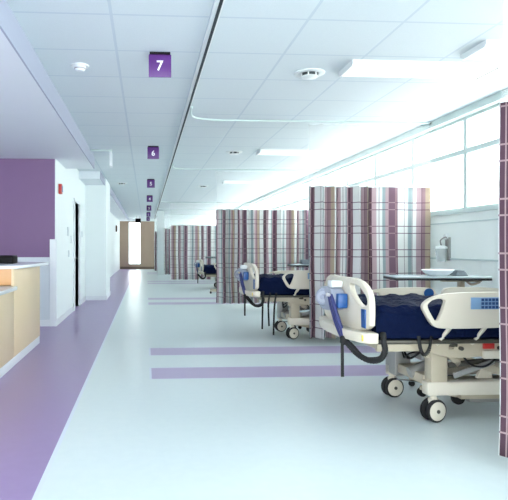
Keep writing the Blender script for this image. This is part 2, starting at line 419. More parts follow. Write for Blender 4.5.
def numeral(ch, size):
    cu = bpy.data.curves.new('numeral', 'FONT'); cu.body = ch; cu.size = size; cu.extrude = 0.001; cu.offset = size * 0.015
    cu.align_x = 'CENTER'; cu.align_y = 'CENTER'; cu.resolution_u = 4
    o = bpy.data.objects.new('numeral_tmp', cu); C.objects.link(o)
    bpy.context.view_layer.update()
    me = bpy.data.meshes.new_from_object(o.evaluated_get(bpy.context.evaluated_depsgraph_get()))
    bpy.data.objects.remove(o)
    me.materials.clear(); me.materials.append(M['white']); me.name = 'numeral'
    xs = [v.co.x for v in me.vertices]; ys = [v.co.y for v in me.vertices]
    cx = (min(xs) + max(xs)) / 2; cy = (min(ys) + max(ys)) / 2
    for v in me.vertices: v.co = Vector((v.co.x - cx, -v.co.z, v.co.y - cy))
    return me
for i, (n, Y) in enumerate(zip('7654321', (4.48, 8.65, 12.85, 16.9, 21.0, 25.1, 29.2))):
    t = thing('bay_sign', 'small square purple ceiling sign reading %s' % n, 'sign', (0.115, Y, CZ), 0, 'bay number signs')
    obj('plate', box(NB(), -0.092, 0.092, -0.006, 0.006, -0.205, -0.02, 0.002), 'sign', t)
    obj('bracket', box(NB(), -0.085, 0.085, -0.012, 0.012, -0.02, 0.0), 'black', t)
    me = numeral(n, 0.115); o = bpy.data.objects.new('numeral', me); C.objects.link(o); o.parent = t; o.location = (0, -0.0075, -0.112)

# round ceiling vents / lights
def downlight(x, y, label, dark=True):
    t = thing('ceiling_vent', label, 'ceiling vent', (x, y, CZ), 0, 'round ceiling vents')
    b = lathe(NB(), [(0.078, -0.002), (0.085, -0.010), (0.125, -0.012), (0.14, -0.004), (0.14, 0.0), (0.078, 0.0)])
    obj('ring', b, 'track', t)
    obj('aperture', lathe(NB(), [(0.0, -0.034), (0.075, -0.034), (0.075, -0.004), (0.0, -0.004)]), 'track_dark', t)
    obj('cover_plate', lathe(NB(), [(0.0, -0.044), (0.07, -0.042), (0.08, -0.034), (0.0, -0.034)]), 'track', t)
    for a in (0.3, 1.3, 2.3, 3.3, 4.3, 5.3):
        obj('spoke', cyl(NB(), (0.075 * math.cos(a), 0.075 * math.sin(a), -0.036), (0.075 * math.cos(a), 0.075 * math.sin(a), -0.002), 0.006, n=8), 'track', t)
    return t
downlight(1.5, 4.93, 'round ceiling vent with dark slots over the nearest bay, right of sign 7')
downlight(1.48, 9.1, 'small round ceiling vent over the second bay, past the curtain rail')
downlight(1.5, 14.2, 'tiny round ceiling vent far back over the third bay')
downlight(-0.6, 13.7, 'dark round ceiling vent over the corridor, left of sign 5')
t = thing('smoke_detector', 'white round smoke detector on the corridor ceiling left of sign 7', 'smoke detector', (-0.58, 4.85, CZ))
obj('base', lathe(NB(), [(0.0, -0.012), (0.075, -0.012), (0.08, 0.0), (0.0, 0.0)]), 'track', t)
obj('sensor_head', lathe(NB(), [(0.0, -0.05), (0.03, -0.05), (0.045, -0.036), (0.055, -0.012), (0.0, -0.012)]), 'trim', t)
obj('vent_ring', lathe(NB(), [(0.0, -0.034), (0.0475, -0.034), (0.0515, -0.026), (0.0, -0.026)]), 'grey_metal', t)
# blank white hanging sign on the left
t = thing('hanging_sign', 'blank pale blade hanging from a short ceiling arm at the end of the soffit', 'sign', (-0.58, 9.0, CZ))
obj('blade', box(NB(), -0.018, 0.018, 0.0, 0.22, -0.27, -0.03, 0.004), 'trim', t)
obj('arm', box(NB(), -0.34, 0.03, -0.02, 0.02, -0.03, 0.0, 0.003), 'frame', t)

# linear ceiling lights
def linear_light(x0, x1, y, label):
    t = thing('ceiling_light', label, 'ceiling light', ((x0 + x1) / 2, y, CZ), 0, 'linear ceiling lights'); h = (x1 - x0) / 2
    b = NB(); box(b, -h, h, -0.17, 0.17, -0.02, 0.0); box(b, -h, h, -0.17, -0.155, -0.035, -0.02); box(b, -h, h, 0.155, 0.17, -0.035, -0.02)
    obj('housing', b, 'track', t)
    obj('diffuser', box(NB(), -h + 0.012, h - 0.012, -0.154, 0.154, -0.045, -0.02, 0.006), 'lamp', t)
    obj('end_cap', box(NB(), -h, -h + 0.012, -0.155, 0.155, -0.05, -0.02), 'track', t)
    obj('end_cap', box(NB(), h - 0.012, h, -0.155, 0.155, -0.05, -0.02), 'grey_metal', t)
linear_light(1.76, 3.06, 4.72, 'linear ceiling light over the nearest bay beside the windows')
linear_light(2.62, 3.42, 4.22, 'short linear ceiling light at the right, just in front of a longer one')
linear_light(1.86, 3.06, 8.95, 'linear ceiling light over the second bay beside the windows')
linear_light(1.86, 3.06, 13.1, 'linear ceiling light over the third bay, far along the windows')

# ---------------------------------------------------------------- curtains
def curtain_profile(x0, x1, segs, seed):
    """returns list of (x, y, arc length); segs: list of (fraction of width, wavelength, amplitude)"""
    rnd = random.Random(seed); pts = []; ph = rnd.random() * 6; L = 0; last = None
    n = int((x1 - x0) / 0.008); jit = [rnd.uniform(0.75, 1.3) for _ in range(400)]
    for i in range(n + 1):
        x = x0 + (x1 - x0) * i / n; fr = i / n
        for f, wl, am in segs:
            if fr <= f: break
        ph += 2 * PI * 0.008 / (wl * jit[int(ph / (2 * PI)) % 400])
        y = am * math.sin(ph) * jit[(int(ph / (2 * PI)) + 50) % 400] + 0.25 * am * math.sin(ph * 0.37)
        xx = x + 0.35 * am * math.sin(2 * ph) * 0.5
        p = (xx, y)
        if last: L += math.hypot(p[0] - last[0], p[1] - last[1])
        last = p; pts.append((xx, y, L))
    return pts
def sheet(prof, z0, z1, nz, uoff, spread=1.0):
    bm = NB(); uvl = bm.loops.layers.uv.new('UVMap'); grid = []; uvd = {}
    for j in range(nz + 1):
        f = j / nz; z = z0 + (z1 - z0) * f; row = []
        for (x, y, L) in prof:
            k = 1 + (spread - 1) * (1 - f)
            v = bm.verts.new((x + 0.012 * math.sin(3 * z + L * 3) * (1 - f), y * k, z)); uvd[v] = (L + uoff, z); row.append(v)
        grid.append(row)
    for a, b in zip(grid, grid[1:]):
        for i in range(len(a) - 1):
            fc = bm.faces.new((a[i], a[i + 1], b[i + 1], b[i]))
            for lp in fc.loops: lp[uvl].uv = uvd[lp.vert]
    return bm
def curtain(x0, x1, Y, segs, label, seed, uoff=0.0, ztop=2.01):
    t = thing('privacy_curtain', label, 'curtain', (0, Y, 0), 0, 'plaid privacy curtains')
    prof = curtain_profile(x0, x1, segs, seed)
    f = obj('fabric', sheet(prof, 0.085, ztop, 14, uoff, 1.25), 'fabric', t)
    s = f.modifiers.new('thickness', 'SOLIDIFY'); s.thickness = 0.003
    obj('hem', tube_hem(prof, ztop), 'track', t, label='white stitched band between cloth and net')
    n = obj('net_top', sheet([(x, y * 0.6, L) for x, y, L in prof], ztop + 0.005, CZ - 0.05, 4, 0), 'net', t, label='white see-through net top')
    r = thing('curtain_rail', 'white ceiling rail of the ' + label.split(',')[0], 'curtain rail', (0, Y, CZ), 0, 'curtain rails')
    P = [(0.52, -0.62, -0.012), (0.53, -0.35, -0.012), (0.60, -0.12, -0.012), (0.85, -0.01, -0.012), (1.2, 0, -0.012), (2.2, 0, -0.012), (XR - 0.03, 0, -0.012)]
    obj('rail', tube(NB(), P, 0.012, 8, 5), 'frame', r)
    obj('end_stop', box(NB(), XR - 0.06, XR - 0.004, -0.03, 0.03, -0.04, 0, 0.004), 'track', r)
    return t
def tube_hem(prof, z):
    bm = NB(); rows = []
    for zz in (z - 0.012, z + 0.008):
        for off in (-0.004, 0.004):
            pass
    a = [[bm.verts.new((x, y + o, zz)) for (x, y, L) in prof] for (o, zz) in ((-0.005, z - 0.01), (-0.005, z + 0.008), (0.005, z + 0.008), (0.005, z - 0.01))]
    for k in range(4):
        p, q = a[k], a[(k + 1) % 4]
        for i in range(len(p) - 1): bm.faces.new((p[i], p[i + 1], q[i + 1], q[i]))
    bm.faces.new([r[0] for r in a]); bm.faces.new([r[-1] for r in a][::-1])
    return bm
curtain(1.95, 3.58, 2.84, [(0.5, 0.16, 0.04), (1, 0.3, 0.03)], 'dark mauve plaid curtain nearest the camera, cut by the right edge', 3, 0.66, 2.045)
curtain(2.035, 3.63, 6.78, [(0.52, 0.13, 0.062), (1, 0.55, 0.03)], 'plaid curtain behind the nearest bed, bunched at its left end', 5, 0.85)
curtain(1.45, 3.60, 11.1, [(0.35, 0.17, 0.07), (1, 0.26, 0.06)], 'plaid curtain behind the second bed', 8, 0.7)
curtain(0.85, 3.60, 19.3, [(1, 0.30, 0.04)], 'pale plaid curtain far down the ward behind the small bed', 14, 0.36)
curtain(0.76, 3.60, 22.9, [(0.1, 0.12, 0.05), (1, 0.3, 0.04)], 'narrow dark strip of curtain beyond the pale plaid one', 17, 0.6)
curtain(0.40, 3.60, 26.6, [(0.1, 0.12, 0.05), (1, 0.3, 0.04)], 'farthest curtain, a dark strip by the beige end wall', 21, 0.62)

# ---------------------------------------------------------------- reception counter
t = thing('reception_desk', 'maple reception counter with white worktops at two heights', 'reception desk', (-1.375, 0, 0))
obj('front_panel', box(NB(), -0.03, 0.0, 5.79, 7.18, 0.09, 1.01, 0.002), 'maple', t)
obj('front_panel', box(NB(), -0.03, 0.0, 4.55, 5.785, 0.09, 0.79, 0.002), 'maple', t)
obj('front_panel', box(NB(), -0.03, 0.0, 3.1, 4.545, 0.09, 0.79, 0.002), 'maple', t)
obj('end_panel', box(NB(), -0.75, -0.03, 7.15, 7.18, 0.09, 1.01, 0.002), 'maple', t)
obj('step_panel', box(NB(), -0.75, -0.03, 5.79, 5.82, 0.84, 1.01, 0.002), 'maple_warm', t, label='warm maple riser between the two worktops')
obj('back_panel', box(NB(), -0.75, -0.72, 3.1, 7.15, 0.09, 0.79), 'maple', t)
obj('toe_kick', box(NB(), -0.70, 0.004, 3.1, 7.14, 0.0, 0.09, 0.002), 'trim', t)
o1 = chaikin([(-0.80, 5.74), (-0.80, 7.26), (-0.02, 7.26), (0.13, 7.18), (0.09, 6.3), (0.035, 5.74)], 2, 0.12)
obj('upper_worktop', prism(NB(), o1, [], 0.035, lambda u, v, w: (u, v, 1.0275 + w), 0.006), 'counter', t)
obj('lower_worktop', box(NB(), -0.80, 0.035, 3.05, 5.79, 0.79, 0.83, 0.008), 'counter', t)
t = thing('keyboard_tray', 'low black box on the upper worktop of the reception counter', 'desk box', (-1.80, 6.55, 1.046))
obj('case', box(NB(), -0.25, 0.26, -0.12, 0.12, 0.0, 0.085, 0.012), 'black', t)
obj('lid', box(NB(), -0.245, 0.255, -0.115, 0.115, 0.085, 0.095, 0.004), 'black', t)

# ---------------------------------------------------------------- wall fittings on the left
t = thing('fire_alarm', 'small red fire alarm strobe high on the white left wall', 'fire alarm', (-1.41, 8.95, 2.10))
obj('housing', box(NB(), 0, 0.05, -0.06, 0.06, 0, 0.16, 0.006), 'red', t)
obj('strobe_lens', box(NB(), 0.05, 0.065, -0.02, 0.02, 0.03, 0.13, 0.004), 'display', t)
def plate(y, z, w, h, label, cat='switch', name='wall_switch', x=-1.41):
    t = thing(name, label, cat, (x, y, z))
    obj('cover', box(NB(), 0, 0.012, -w / 2, w / 2, -h / 2, h / 2, 0.004), 'wainscot', t)
    obj('rocker', box(NB(), 0.012, 0.020, -w / 5, w / 5, -h / 4, h / 4, 0.002), 'trim', t)
plate(9.95, 1.52, 0.14, 0.16, 'upper pale switch plate on the left wall before the door')
plate(10.35, 1.38, 0.10, 0.14, 'pale switch plate closest to the door frame')
plate(10.05, 1.12, 0.10, 0.12, 'low pale switch plate on the left wall before the door')
plate(12.1, 1.52, 0.09, 0.13, 'pale switch plate just past the door', x=-1.41)
t = thing('exit_sign', 'small dark sign hanging before the bright window at the corridor end', 'sign', (-0.4, 28.0, CZ))
obj('panel', box(NB(), -0.14, 0.14, -0.02, 0.02, -0.36, -0.14, 0.005), 'black', t)
for q in (-0.08, 0.08): obj('rod', cyl(NB(), (q, 0, -0.14), (q, 0, 0), 0.008, n=8), 'grey_metal', t)
t = thing('wall_phone', 'small brown box high on the far corridor wall', 'wall box', (-1.46, 26.5, 1.98))
obj('case', box(NB(), 0, 0.06, -0.1, 0.1, 0, 0.3, 0.008), 'beige_dark', t)
obj('face', box(NB(), 0.06, 0.068, -0.07, 0.07, 0.04, 0.26, 0.003), 'black', t)

# ---------------------------------------------------------------- hospital beds
def mattress_mesh(z0, z1):
    bm = NB(); nx, ny = 60, 24; x0, x1, hy = 0.085, 2.03, 0.445
    def P(i, j, top):
        fx = i / nx; fy = j / ny; x = x0 + (x1 - x0) * fx; y = -hy + 2 * hy * fy
        ex = min(fx, 1 - fx) * (x1 - x0); ey = min(fy, 1 - fy) * 2 * hy; r = 0.045
        e = 0
        for q in (ex, ey):
            if q < r: e += r - math.sqrt(max(0, r * r - (r - q) ** 2))
        if top:
            wv = 0.010 * math.sin(9 * x + 5 * y) * math.sin(13 * y - 4 * x) + 0.008 * math.sin(31 * x - 17 * y) * math.sin(7 * y + 3 * x) + 0.005 * math.sin(47 * x + 29 * y)
            return (x, y, z1 - e + wv)
        return (x + 0, y, z0 + e * 0.5)
    T = [[bm.verts.new(P(i, j, True)) for j in range(ny + 1)] for i in range(nx + 1)]
    B = [[bm.verts.new(P(i, j, False)) for j in range(ny + 1)] for i in range(nx + 1)]
    for i in range(nx):
        for j in range(ny):
            bm.faces.new((T[i][j], T[i + 1][j], T[i + 1][j + 1], T[i][j + 1])); bm.faces.new((B[i][j], B[i][j + 1], B[i + 1][j + 1], B[i + 1][j]))
    for i in range(nx):
        bm.faces.new((B[i][0], B[i + 1][0], T[i + 1][0], T[i][0])); bm.faces.new((B[i + 1][ny], B[i][ny], T[i][ny], T[i + 1][ny]))
    for j in range(ny):
        bm.faces.new((B[0][j + 1], B[0][j], T[0][j], T[0][j + 1])); bm.faces.new((B[nx][j], B[nx][j + 1], T[nx][j + 1], T[nx][j]))
    return bm
def make_bed(label, loc, dz=0.0):
    dz0 = dz
    t = thing('hospital_bed', label, 'hospital bed', loc, 0, 'hospital beds')
    # --- footboard: bowed outline panel with two grips
    half = [(0.0, 1.015), (-0.24, 1.02), (-0.37, 0.995), (-0.462, 0.925), (-0.478, 0.82), (-0.47, 0.645)]
    outer = half + [(-y, z) for y, z in half[::-1][:-1]]
    outer = chaikin([(y, z + dz) for y, z in outer], 2, 0.22)
    def grip(s): return chaikin([(s * y, z + dz) for y, z in ((-0.17, 0.982), (-0.33, 0.965), (-0.435, 0.895), (-0.44, 0.835), (-0.34, 0.825), (-0.22, 0.90))], 2, 0.22)
    def bow(u, v, w): return (0.045 + w - 0.035 * (1 - (u / 0.46) ** 2) + 0.01 * (v - dz - 0.65), u, v)
    obj('footboard', prism(NB(), outer, [grip(1), grip(-1)], 0.042, bow, 0.008), 'cream', t)
    b = NB(); o2 = chaikin([(0.02, -0.49), (-0.03, -0.44), (-0.085, -0.2), (-0.085, 0.2), (-0.03, 0.44), (0.02, 0.49), (0.10, 0.49), (0.10, -0.49)], 1, 0.2)
    prism(b, o2, [], 0.07, lambda u, v, w: (u, v, 0.62 + dz + w), 0.01)
    obj('bumper', b, 'cream', t)
    obj('blue_label', box(NB(), 0.012, 0.032, -0.43, -0.32, 0.68 + dz, 0.81 + dz, 0.003), 'blue', t, label='blue panel on the footboard')
    obj('yellow_label', box(NB(), -0.02, 0.012, -0.46, -0.41, 0.60 + dz, 0.64 + dz, 0.002), 'yellow', t, label='small yellow sticker')
    hb = chaikin([(-0.44, 0.62), (-0.46, 0.9), (-0.36, 1.08), (0.36, 1.08), (0.46, 0.9), (0.44, 0.62)], 2, 0.22)
    obj('headboard', prism(NB(), [(y, z + dz) for y, z in hb], [[(y, z + dz) for y, z in ((-0.2, 0.98), (0.2, 0.98), (0.2, 1.02), (-0.2, 1.02))]], 0.035, lambda u, v, w: (2.07 + w, u, v), 0.008), 'cream', t)
    obj('mattress', mattress_mesh(0.595 + dz, 0.835 + dz), 'navy', t)
    obj('deck', box(NB(), 0.10, 2.04, -0.44, 0.44, 0.57 + dz, 0.60 + dz, 0.01), 'dark_metal', t)
    # --- side rails
    def rail(sy, x0, flip):
        dz = dz0 - (0.045 if sy > 0 else 0)
        o = [(0.36, 0.862), (0.41, 0.915), (0.50, 0.952), (0.70, 0.965), (0.98, 0.965), (1.03, 0.93), (1.03, 0.72), (0.99, 0.685), (0.70, 0.678), (0.50, 0.678), (0.44, 0.70), (0.39, 0.79)]
        h = [(0.392, 0.862), (0.43, 0.905), (0.48, 0.918), (0.53, 0.905), (0.505, 0.82), (0.475, 0.735), (0.45, 0.745)]
        fx = (lambda u: x0 + u) if not flip else (lambda u: x0 + 1.39 - u)
        zz = lambda v: 0.688 + (v - 0.678) * 0.86 + dz
        o = chaikin([(fx(u), zz(v)) for u, v in o], 2, 0.24); h = chaikin([(fx(u), zz(v)) for u, v in h], 2, 0.2)
        r = obj('side_rail', prism(NB(), o, [h], 0.038, lambda u, v, w: (u, sy * 0.505 + w + sy * 0.012 * math.sin((v - dz - 0.68) * 9), v), 0.009), 'cream', t)
        if not flip:
            yf = sy * 0.535
            b = NB(); box(b, x0 + 0.70, x0 + 0.90, yf - 0.004, yf + 0.004, 0.82 + dz, 0.90 + dz, 0.002)
            obj('control_panel', b, 'display', r, label='pale blue control panel')
            b = NB()
            for i in range(5):
                for j in range(3):
                    cx = x0 + 0.78 + i * 0.025; cz = 0.834 + dz + j * 0.025
                    box(b, cx - 0.009, cx + 0.009, yf + sy * 0.004 - 0.003, yf + sy * 0.004 + 0.003, cz - 0.009, cz + 0.009)
            obj('keys', b, 'key', r, label='grid of navy keys')
        cxx = (x0 + 0.7)
        for q in (cxx - 0.09, cxx + 0.16):
            obj('rail_arm', bar(NB(), (q, sy * 0.48, 0.72 + dz), (q - 0.07, sy * 0.40, 0.56 + dz), 0.045, 0.022, 0.006), 'cream', r)
        return r
    rail(-1, 0.0, False); rail(1, 0.0, False); rail(-1, 0.72, True); rail(1, 0.72, True)
    b = NB(); cyl(b, (0.95, 0.482, 0.842 + dz), (0.95, 0.474, 0.842 + dz), 0.042, n=24)
    obj('round_sticker', b, 'blue', t, label='round blue sticker on the inside of the rail')
    # --- upper frame
    b = NB()
    for sy in (-1, 1): bar(b, (0.12, sy * 0.36, 0.54 + dz), (1.95, sy * 0.36, 0.54 + dz), 0.04, 0.06, 0.006)
    for x in (0.16, 0.6, 1.2, 1.9): bar(b, (x, -0.36, 0.54 + dz), (x, 0.36, 0.54 + dz), 0.04, 0.05, 0.006)
    obj('upper_frame', b, 'cream_metal', t)
    # side plate with bracket holes
    b = NB(); prism(b, chaikin([(0.32, 0.60 + dz), (0.30, 0.57 + dz), (0.50, 0.50 + dz), (0.66, 0.46 + dz), (1.05, 0.49 + dz), (1.10, 0.60 + dz)], 1), [chaikin([(0.62, 0.53 + dz), (0.62, 0.56 + dz), (0.66, 0.56 + dz), (0.66, 0.53 + dz)], 1)], 0.02, lambda u, v, w: (u, -0.40 + w, v), 0.004)
    obj('side_plate', b, 'cream_metal', t)
    b = NB(); box(b, 0.86, 0.94, -0.425, -0.41, 0.53 + dz, 0.57 + dz, 0.003)
    obj('red_label', b, 'red', t, label='small red label under the rail')
    b = NB(); cyl(b, (0.40, -0.37, 0.585 + dz), (0.68, -0.40, 0.555 + dz), 0.016)
    obj('side_lever', b, 'dark_metal', t)
    # --- actuators and scissor arms
    b = NB(); cyl(b, (0.62, -0.08, 0.34), (1.05, -0.08, 0.52 + dz), 0.03); cyl(b, (0.5, -0.08, 0.29), (0.66, -0.08, 0.355), 0.042)
    obj('actuator', b, 'grey_metal', t)
    for sy in (-1, 1):
        obj('lift_arm', bar(NB(), (0.60, sy * 0.30, 0.50 + dz), (1.25, sy * 0.30, 0.28), 0.03, 0.055, 0.006), 'cream_metal', t)
        obj('lift_arm', bar(NB(), (1.80, sy * 0.30, 0.54 + dz), (1.35, sy * 0.30, 0.28), 0.03, 0.055, 0.006), 'cream_metal', t)
    b = NB(); bar(b, (0.66, -0.33, 0.40), (1.3, -0.33, 0.47 + dz), 0.02, 0.035, 0.004)
    obj('push_rod', b, 'dark_metal', t)
    b = NB(); prism(b, [(0.90, 0.29), (1.02, 0.29), (0.99, 0.43), (0.955, 0.43)], [], 0.03, lambda u, v, w: (u, -0.27 + w, v), 0.005)
    obj('pivot_bracket', b, 'cream', t)
    # --- foot-end columns
    b = NB(); box(b, 0.53, 0.65, -0.34, -0.24, 0.27, 0.57 + dz, 0.008); box(b, 0.50, 0.55, -0.33, -0.27, 0.45, 0.57 + dz, 0.006)
    bar(b, (0.65, -0.33, 0.5), (0.74, -0.33, 0.40), 0.02, 0.05, 0.005)
    obj('leg_column', b, 'cream_metal', t)
    b = NB(); box(b, 0.50, 0.63, 0.16, 0.34, 0.21, 0.56 + dz, 0.01)
    obj('leg_column', b, 'grey_metal', t, label='grey steel column at the far side')
    b = NB(); box(b, 0.52, 0.64, -0.24, 0.16, 0.24, 0.31, 0.008)
    obj('cross_member', b, 'cream_metal', t)
    b = NB(); box(b, 0.535, 0.66, -0.20, 0.12, 0.40, 0.52 + dz, 0.02, 3)
    obj('motor_box', b, 'grey_metal', t)
    b = NB(); tube(b, [(0.54, -0.18, 0.47), (0.50, -0.08, 0.40), (0.52, 0.05, 0.44), (0.53, 0.1, 0.52)], 0.008, 8); tube(b, [(0.56, -0.22, 0.50), (0.49, -0.10, 0.44), (0.52, 0.04, 0.38), (0.55, 0.14, 0.42)], 0.006, 8)
    obj('cable', b, 'rubber', t)
    b = NB(); cyl(b, (0.62, -0.22, 0.47 + dz), (0.62, 0.10, 0.47 + dz), 0.05, n=24, bev=0.008)
    for q in (-0.16, -0.10, -0.04, 0.02): cyl(b, (0.62, q, 0.47 + dz), (0.62, q + 0.012, 0.47 + dz), 0.056, n=24)
    obj('winding_drum', b, 'grey_metal', t)
    for q in (0.70, 0.98): obj('pivot_pin', cyl(NB(), (q, -0.435, 0.535 + dz), (q, -0.40, 0.535 + dz), 0.014, n=16, bev=0.002), 'dark_metal', t)
    obj('control_box', box(NB(), 0.86, 1.02, -0.43, -0.39, 0.46 + dz, 0.52 + dz, 0.01), 'cream', t)
    obj('slotted_guide', bar(NB(), (0.68, -0.36, 0.33), (0.98, -0.36, 0.43), 0.012, 0.04, 0.004), 'grey_metal', t)
    obj('cable_loop', tube(NB(), [(0.72, -0.38, 0.50 + dz), (0.78, -0.40, 0.42), (0.90, -0.38, 0.40), (1.0, -0.38, 0.47 + dz)], 0.007, 8), 'rubber', t)
    # --- base
    b = NB()
    for sy in (-1, 1): box(b, 0.50, 1.95, sy * 0.30 - 0.045, sy * 0.30 + 0.045, 0.185, 0.285, 0.015)
    box(b, 1.80, 1.95, -0.3, 0.3, 0.19, 0.28, 0.01)
    obj('base_frame', b, 'cream', t)
    b = NB(); box(b, 0.80, 1.5, -0.25, 0.25, 0.13, 0.185, 0.01); bar(b, (0.56, -0.12, 0.19), (0.80, -0.2, 0.15), 0.03, 0.03, 0.004)
    obj('base_tray', b, 'cream_metal', t)
    b = NB(); tube(b, [(0.56, 0.26, 0.16), (0.70, 0.20, 0.155), (0.86, 0.10, 0.155)], 0.008, 8)
    obj('brake_rod', b, 'chrome', t)
    b = NB(); cyl(b, (0.68, 0.06, 0.10), (0.68, 0.10, 0.10), 0.035, n=18, bev=0.006); bar(b, (0.68, 0.08, 0.11), (0.72, 0.08, 0.15), 0.02, 0.015)
    bar(b, (0.74, 0.08, 0.16), (0.70, 0.08, 0.13), 0.05, 0.012)
    obj('brake_pedal', b, 'rubber', t)
    b = NB(); cyl(b, (0.86, -0.13, 0.105), (0.86, -0.09, 0.105), 0.05, n=20, bev=0.008); bar(b, (0.84, -0.11, 0.12), (0.96, -0.11, 0.165), 0.03, 0.02, 0.003); bar(b, (0.96, -0.11, 0.165), (1.06, -0.11, 0.165), 0.03, 0.02, 0.003)
    obj('steering_wheel', b, 'rubber', t)
    b = NB(); box(b, 0.92, 1.20, -0.16, -0.06, 0.08, 0.13, 0.012)
    obj('pedal_bar', b, 'grey_metal', t)
    # --- casters
    def caster(x, y, a):
        c = bpy.data.objects.new('caster', None)
        b = NB(); cyl(b, (0, 0, 0.13), (0, 0, 0.195), 0.022); box(b, -0.035, 0.045, -0.012, 0.012, 0.085, 0.15, 0.01); cyl(b, (0.0, 0, 0.14), (0.0, 0, 0.165), 0.036, n=20, bev=0.005)
        for s in (-1, 1): pass
        o = obj('caster', b, 'cream', t); o.location = (x, y, 0); o.rotation_euler = (0, 0, a)
        for s in (-1, 1):
            R = Matrix.Translation((0.0, s * 0.030, 0.082)) @ Matrix.Rotation(-s * PI / 2, 4, 'X')
            prof = [(0.0, -0.014), (0.072, -0.014), (0.080, -0.009), (0.082, 0.0), (0.080, 0.009), (0.072, 0.014), (0.0, 0.014)]
            ty = obj('tyre', lathe(NB(), prof, 32, R), 'rubber', o)
            obj('wheel_cover', lathe(NB(), [(0.0, 0.012), (0.066, 0.012), (0.066, 0.0165), (0.058, 0.020), (0.0, 0.021)], 32, R), 'cream', ty)
            obj('axle_cap', lathe(NB(), [(0.0, 0.018), (0.014, 0.018), (0.013, 0.026), (0.0, 0.027)], 16, R), 'dark_metal', ty)
    for (x, y, a) in ((0.555, -0.32, 0.22), (0.555, 0.325, 0.12), (1.86, -0.325, 0.1), (1.86, 0.325, -0.2)): caster(x, y, a)
    return t
BX = 1.485
bed1 = make_bed('nearest hospital bed, cream frame with navy mattress, partly behind the right curtain', (BX, 4.08, 0))
bed2 = copy_tree(bed1); bed2.location = (BX - 0.07, 7.56, 0); bed2['label'] = 'second hospital bed with navy mattress, partly hidden by the bunched curtain'
bed3 = make_bed('small distant hospital bed by the edge of the third curtain', (1.60, 16.2, 0), -0.14)

# ---------------------------------------------------------------- mattress pump on the footboard
def make_pump(label, loc, dz=0.0):
    """origin: floor point under footboard centre"""
    t = thing('mattress_pump', label, 'mattress pump', loc, 0, 'mattress pumps on the footboards')
    z = dz
    o = chaikin([(-0.11, 0.765), (-0.13, 0.86), (-0.09, 0.93), (0.10, 0.945), (0.19, 0.90), (0.20, 0.80), (0.13, 0.755)], 2, 0.24)
    obj('case', prism(NB(), [(u, v + z) for u, v in o], [], 0.10, lambda u, v, w: (-0.105 + w, u, v), 0.022), 'pump', t)
    b = NB(); cyl(b, (-0.10, 0.13, 0.855 + z), (-0.165, 0.055, 0.855 + z), 0.068, n=32, bev=0.014); ob = obj('drum', b, 'pump', t)
    b = NB(); cyl(b, (-0.160, 0.061, 0.855 + z), (-0.169, 0.050, 0.855 + z), 0.044, n=28, bev=0.003); obj('dial', b, 'pump_light', ob)
    b = NB(); cyl(b, (-0.167, 0.053, 0.855 + z), (-0.177, 0.041, 0.855 + z), 0.02, n=20, bev=0.003); obj('knob', b, 'pump', ob)
    b = NB(); box(b, -0.13, -0.055, -0.18, -0.125, 0.79 + z, 0.90 + z, 0.012)
    obj('blue_panel', b, 'blue', t, label='blue end panel of the pump')
    b = NB()
    box(b, -0.14, -0.055, -0.07, 0.03, 0.935 + z, 0.985 + z, 0.008); box(b, -0.07, 0.0, -0.06, 0.02, 0.95 + z, 0.975 + z, 0.004)
    obj('hook', b, 'track', t)
    b = NB()
    for yy_ in (-0.08, -0.045): cyl(b, (-0.145, yy_, 0.885 + z), (-0.175, yy_ - 0.03, 0.885 + z), 0.014, n=16)
    obj('hose_connector', b, 'chrome', t)
    b = NB()
    tube(b, [(-0.155, -0.10, 0.885 + z), (-0.145, -0.14, 0.80 + z), (-0.125, -0.20, 0.68 + z), (-0.105, -0.25, 0.575 + z)], 0.016, 10, 8)
    tube(b, [(-0.160, -0.07, 0.885 + z), (-0.155, -0.10, 0.80 + z), (-0.135, -0.17, 0.66 + z), (-0.115, -0.23, 0.575 + z)], 0.013, 10, 8)
    obj('hose_sleeve', b, 'violet_blue', t, label='violet blue upper part of the hose')
    b = NB()
    tube(b, [(-0.11, -0.24, 0.58 + z), (-0.08, -0.29, 0.53 + z), (-0.045, -0.35, 0.485 + z), (0.0, -0.43, 0.462 + z), (0.045, -0.49, 0.48 + z), (0.07, -0.515, 0.54 + z), (0.065, -0.51, 0.60 + z), (0.075, -0.475, 0.655 + z)], 0.019, 10, 8, ribs=0.10)
    tube(b, [(-0.10, -0.25, 0.58 + z), (-0.07, -0.31, 0.54 + z), (-0.02, -0.37, 0.475 + z), (0.02, -0.44, 0.475 + z), (0.055, -0.49, 0.50 + z), (0.08, -0.50, 0.56 + z)], 0.012, 8, 8)
    obj('hose', b, 'rubber', t, label='black hose hanging in a loop')
    b = NB()
    lathe(b, [(0.0, 0.0), (0.02, 0.0), (0.03, 0.015), (0.03, 0.05), (0.018, 0.065), (0.0, 0.065)], 12, Matrix.Translation((-0.11, -0.245, 0.54 + z)))
    bar(b, (-0.125, -0.25, 0.56 + z), (-0.125, -0.255, 0.31 + z), 0.022, 0.005)
    tube(b, [(-0.11, -0.24, 0.58 + z), (-0.08, -0.28, 0.61 + z), (-0.03, -0.36, 0.625 + z)], 0.005, 6)
    obj('strap', b, 'rubber', t)
    return t
p1 = make_pump('grey blue mattress pump with black hose on the nearest bed footboard', (BX + 0.045, 4.08, 0))
p2 = copy_tree(p1); p2.location = (BX - 0.025, 7.56, 0); p2['label'] = 'grey blue mattress pump with black hose on the second bed footboard'
p3 = make_pump('tiny mattress pump with looped hose on the distant bed footboard', (1.645, 16.2, 0), -0.14)
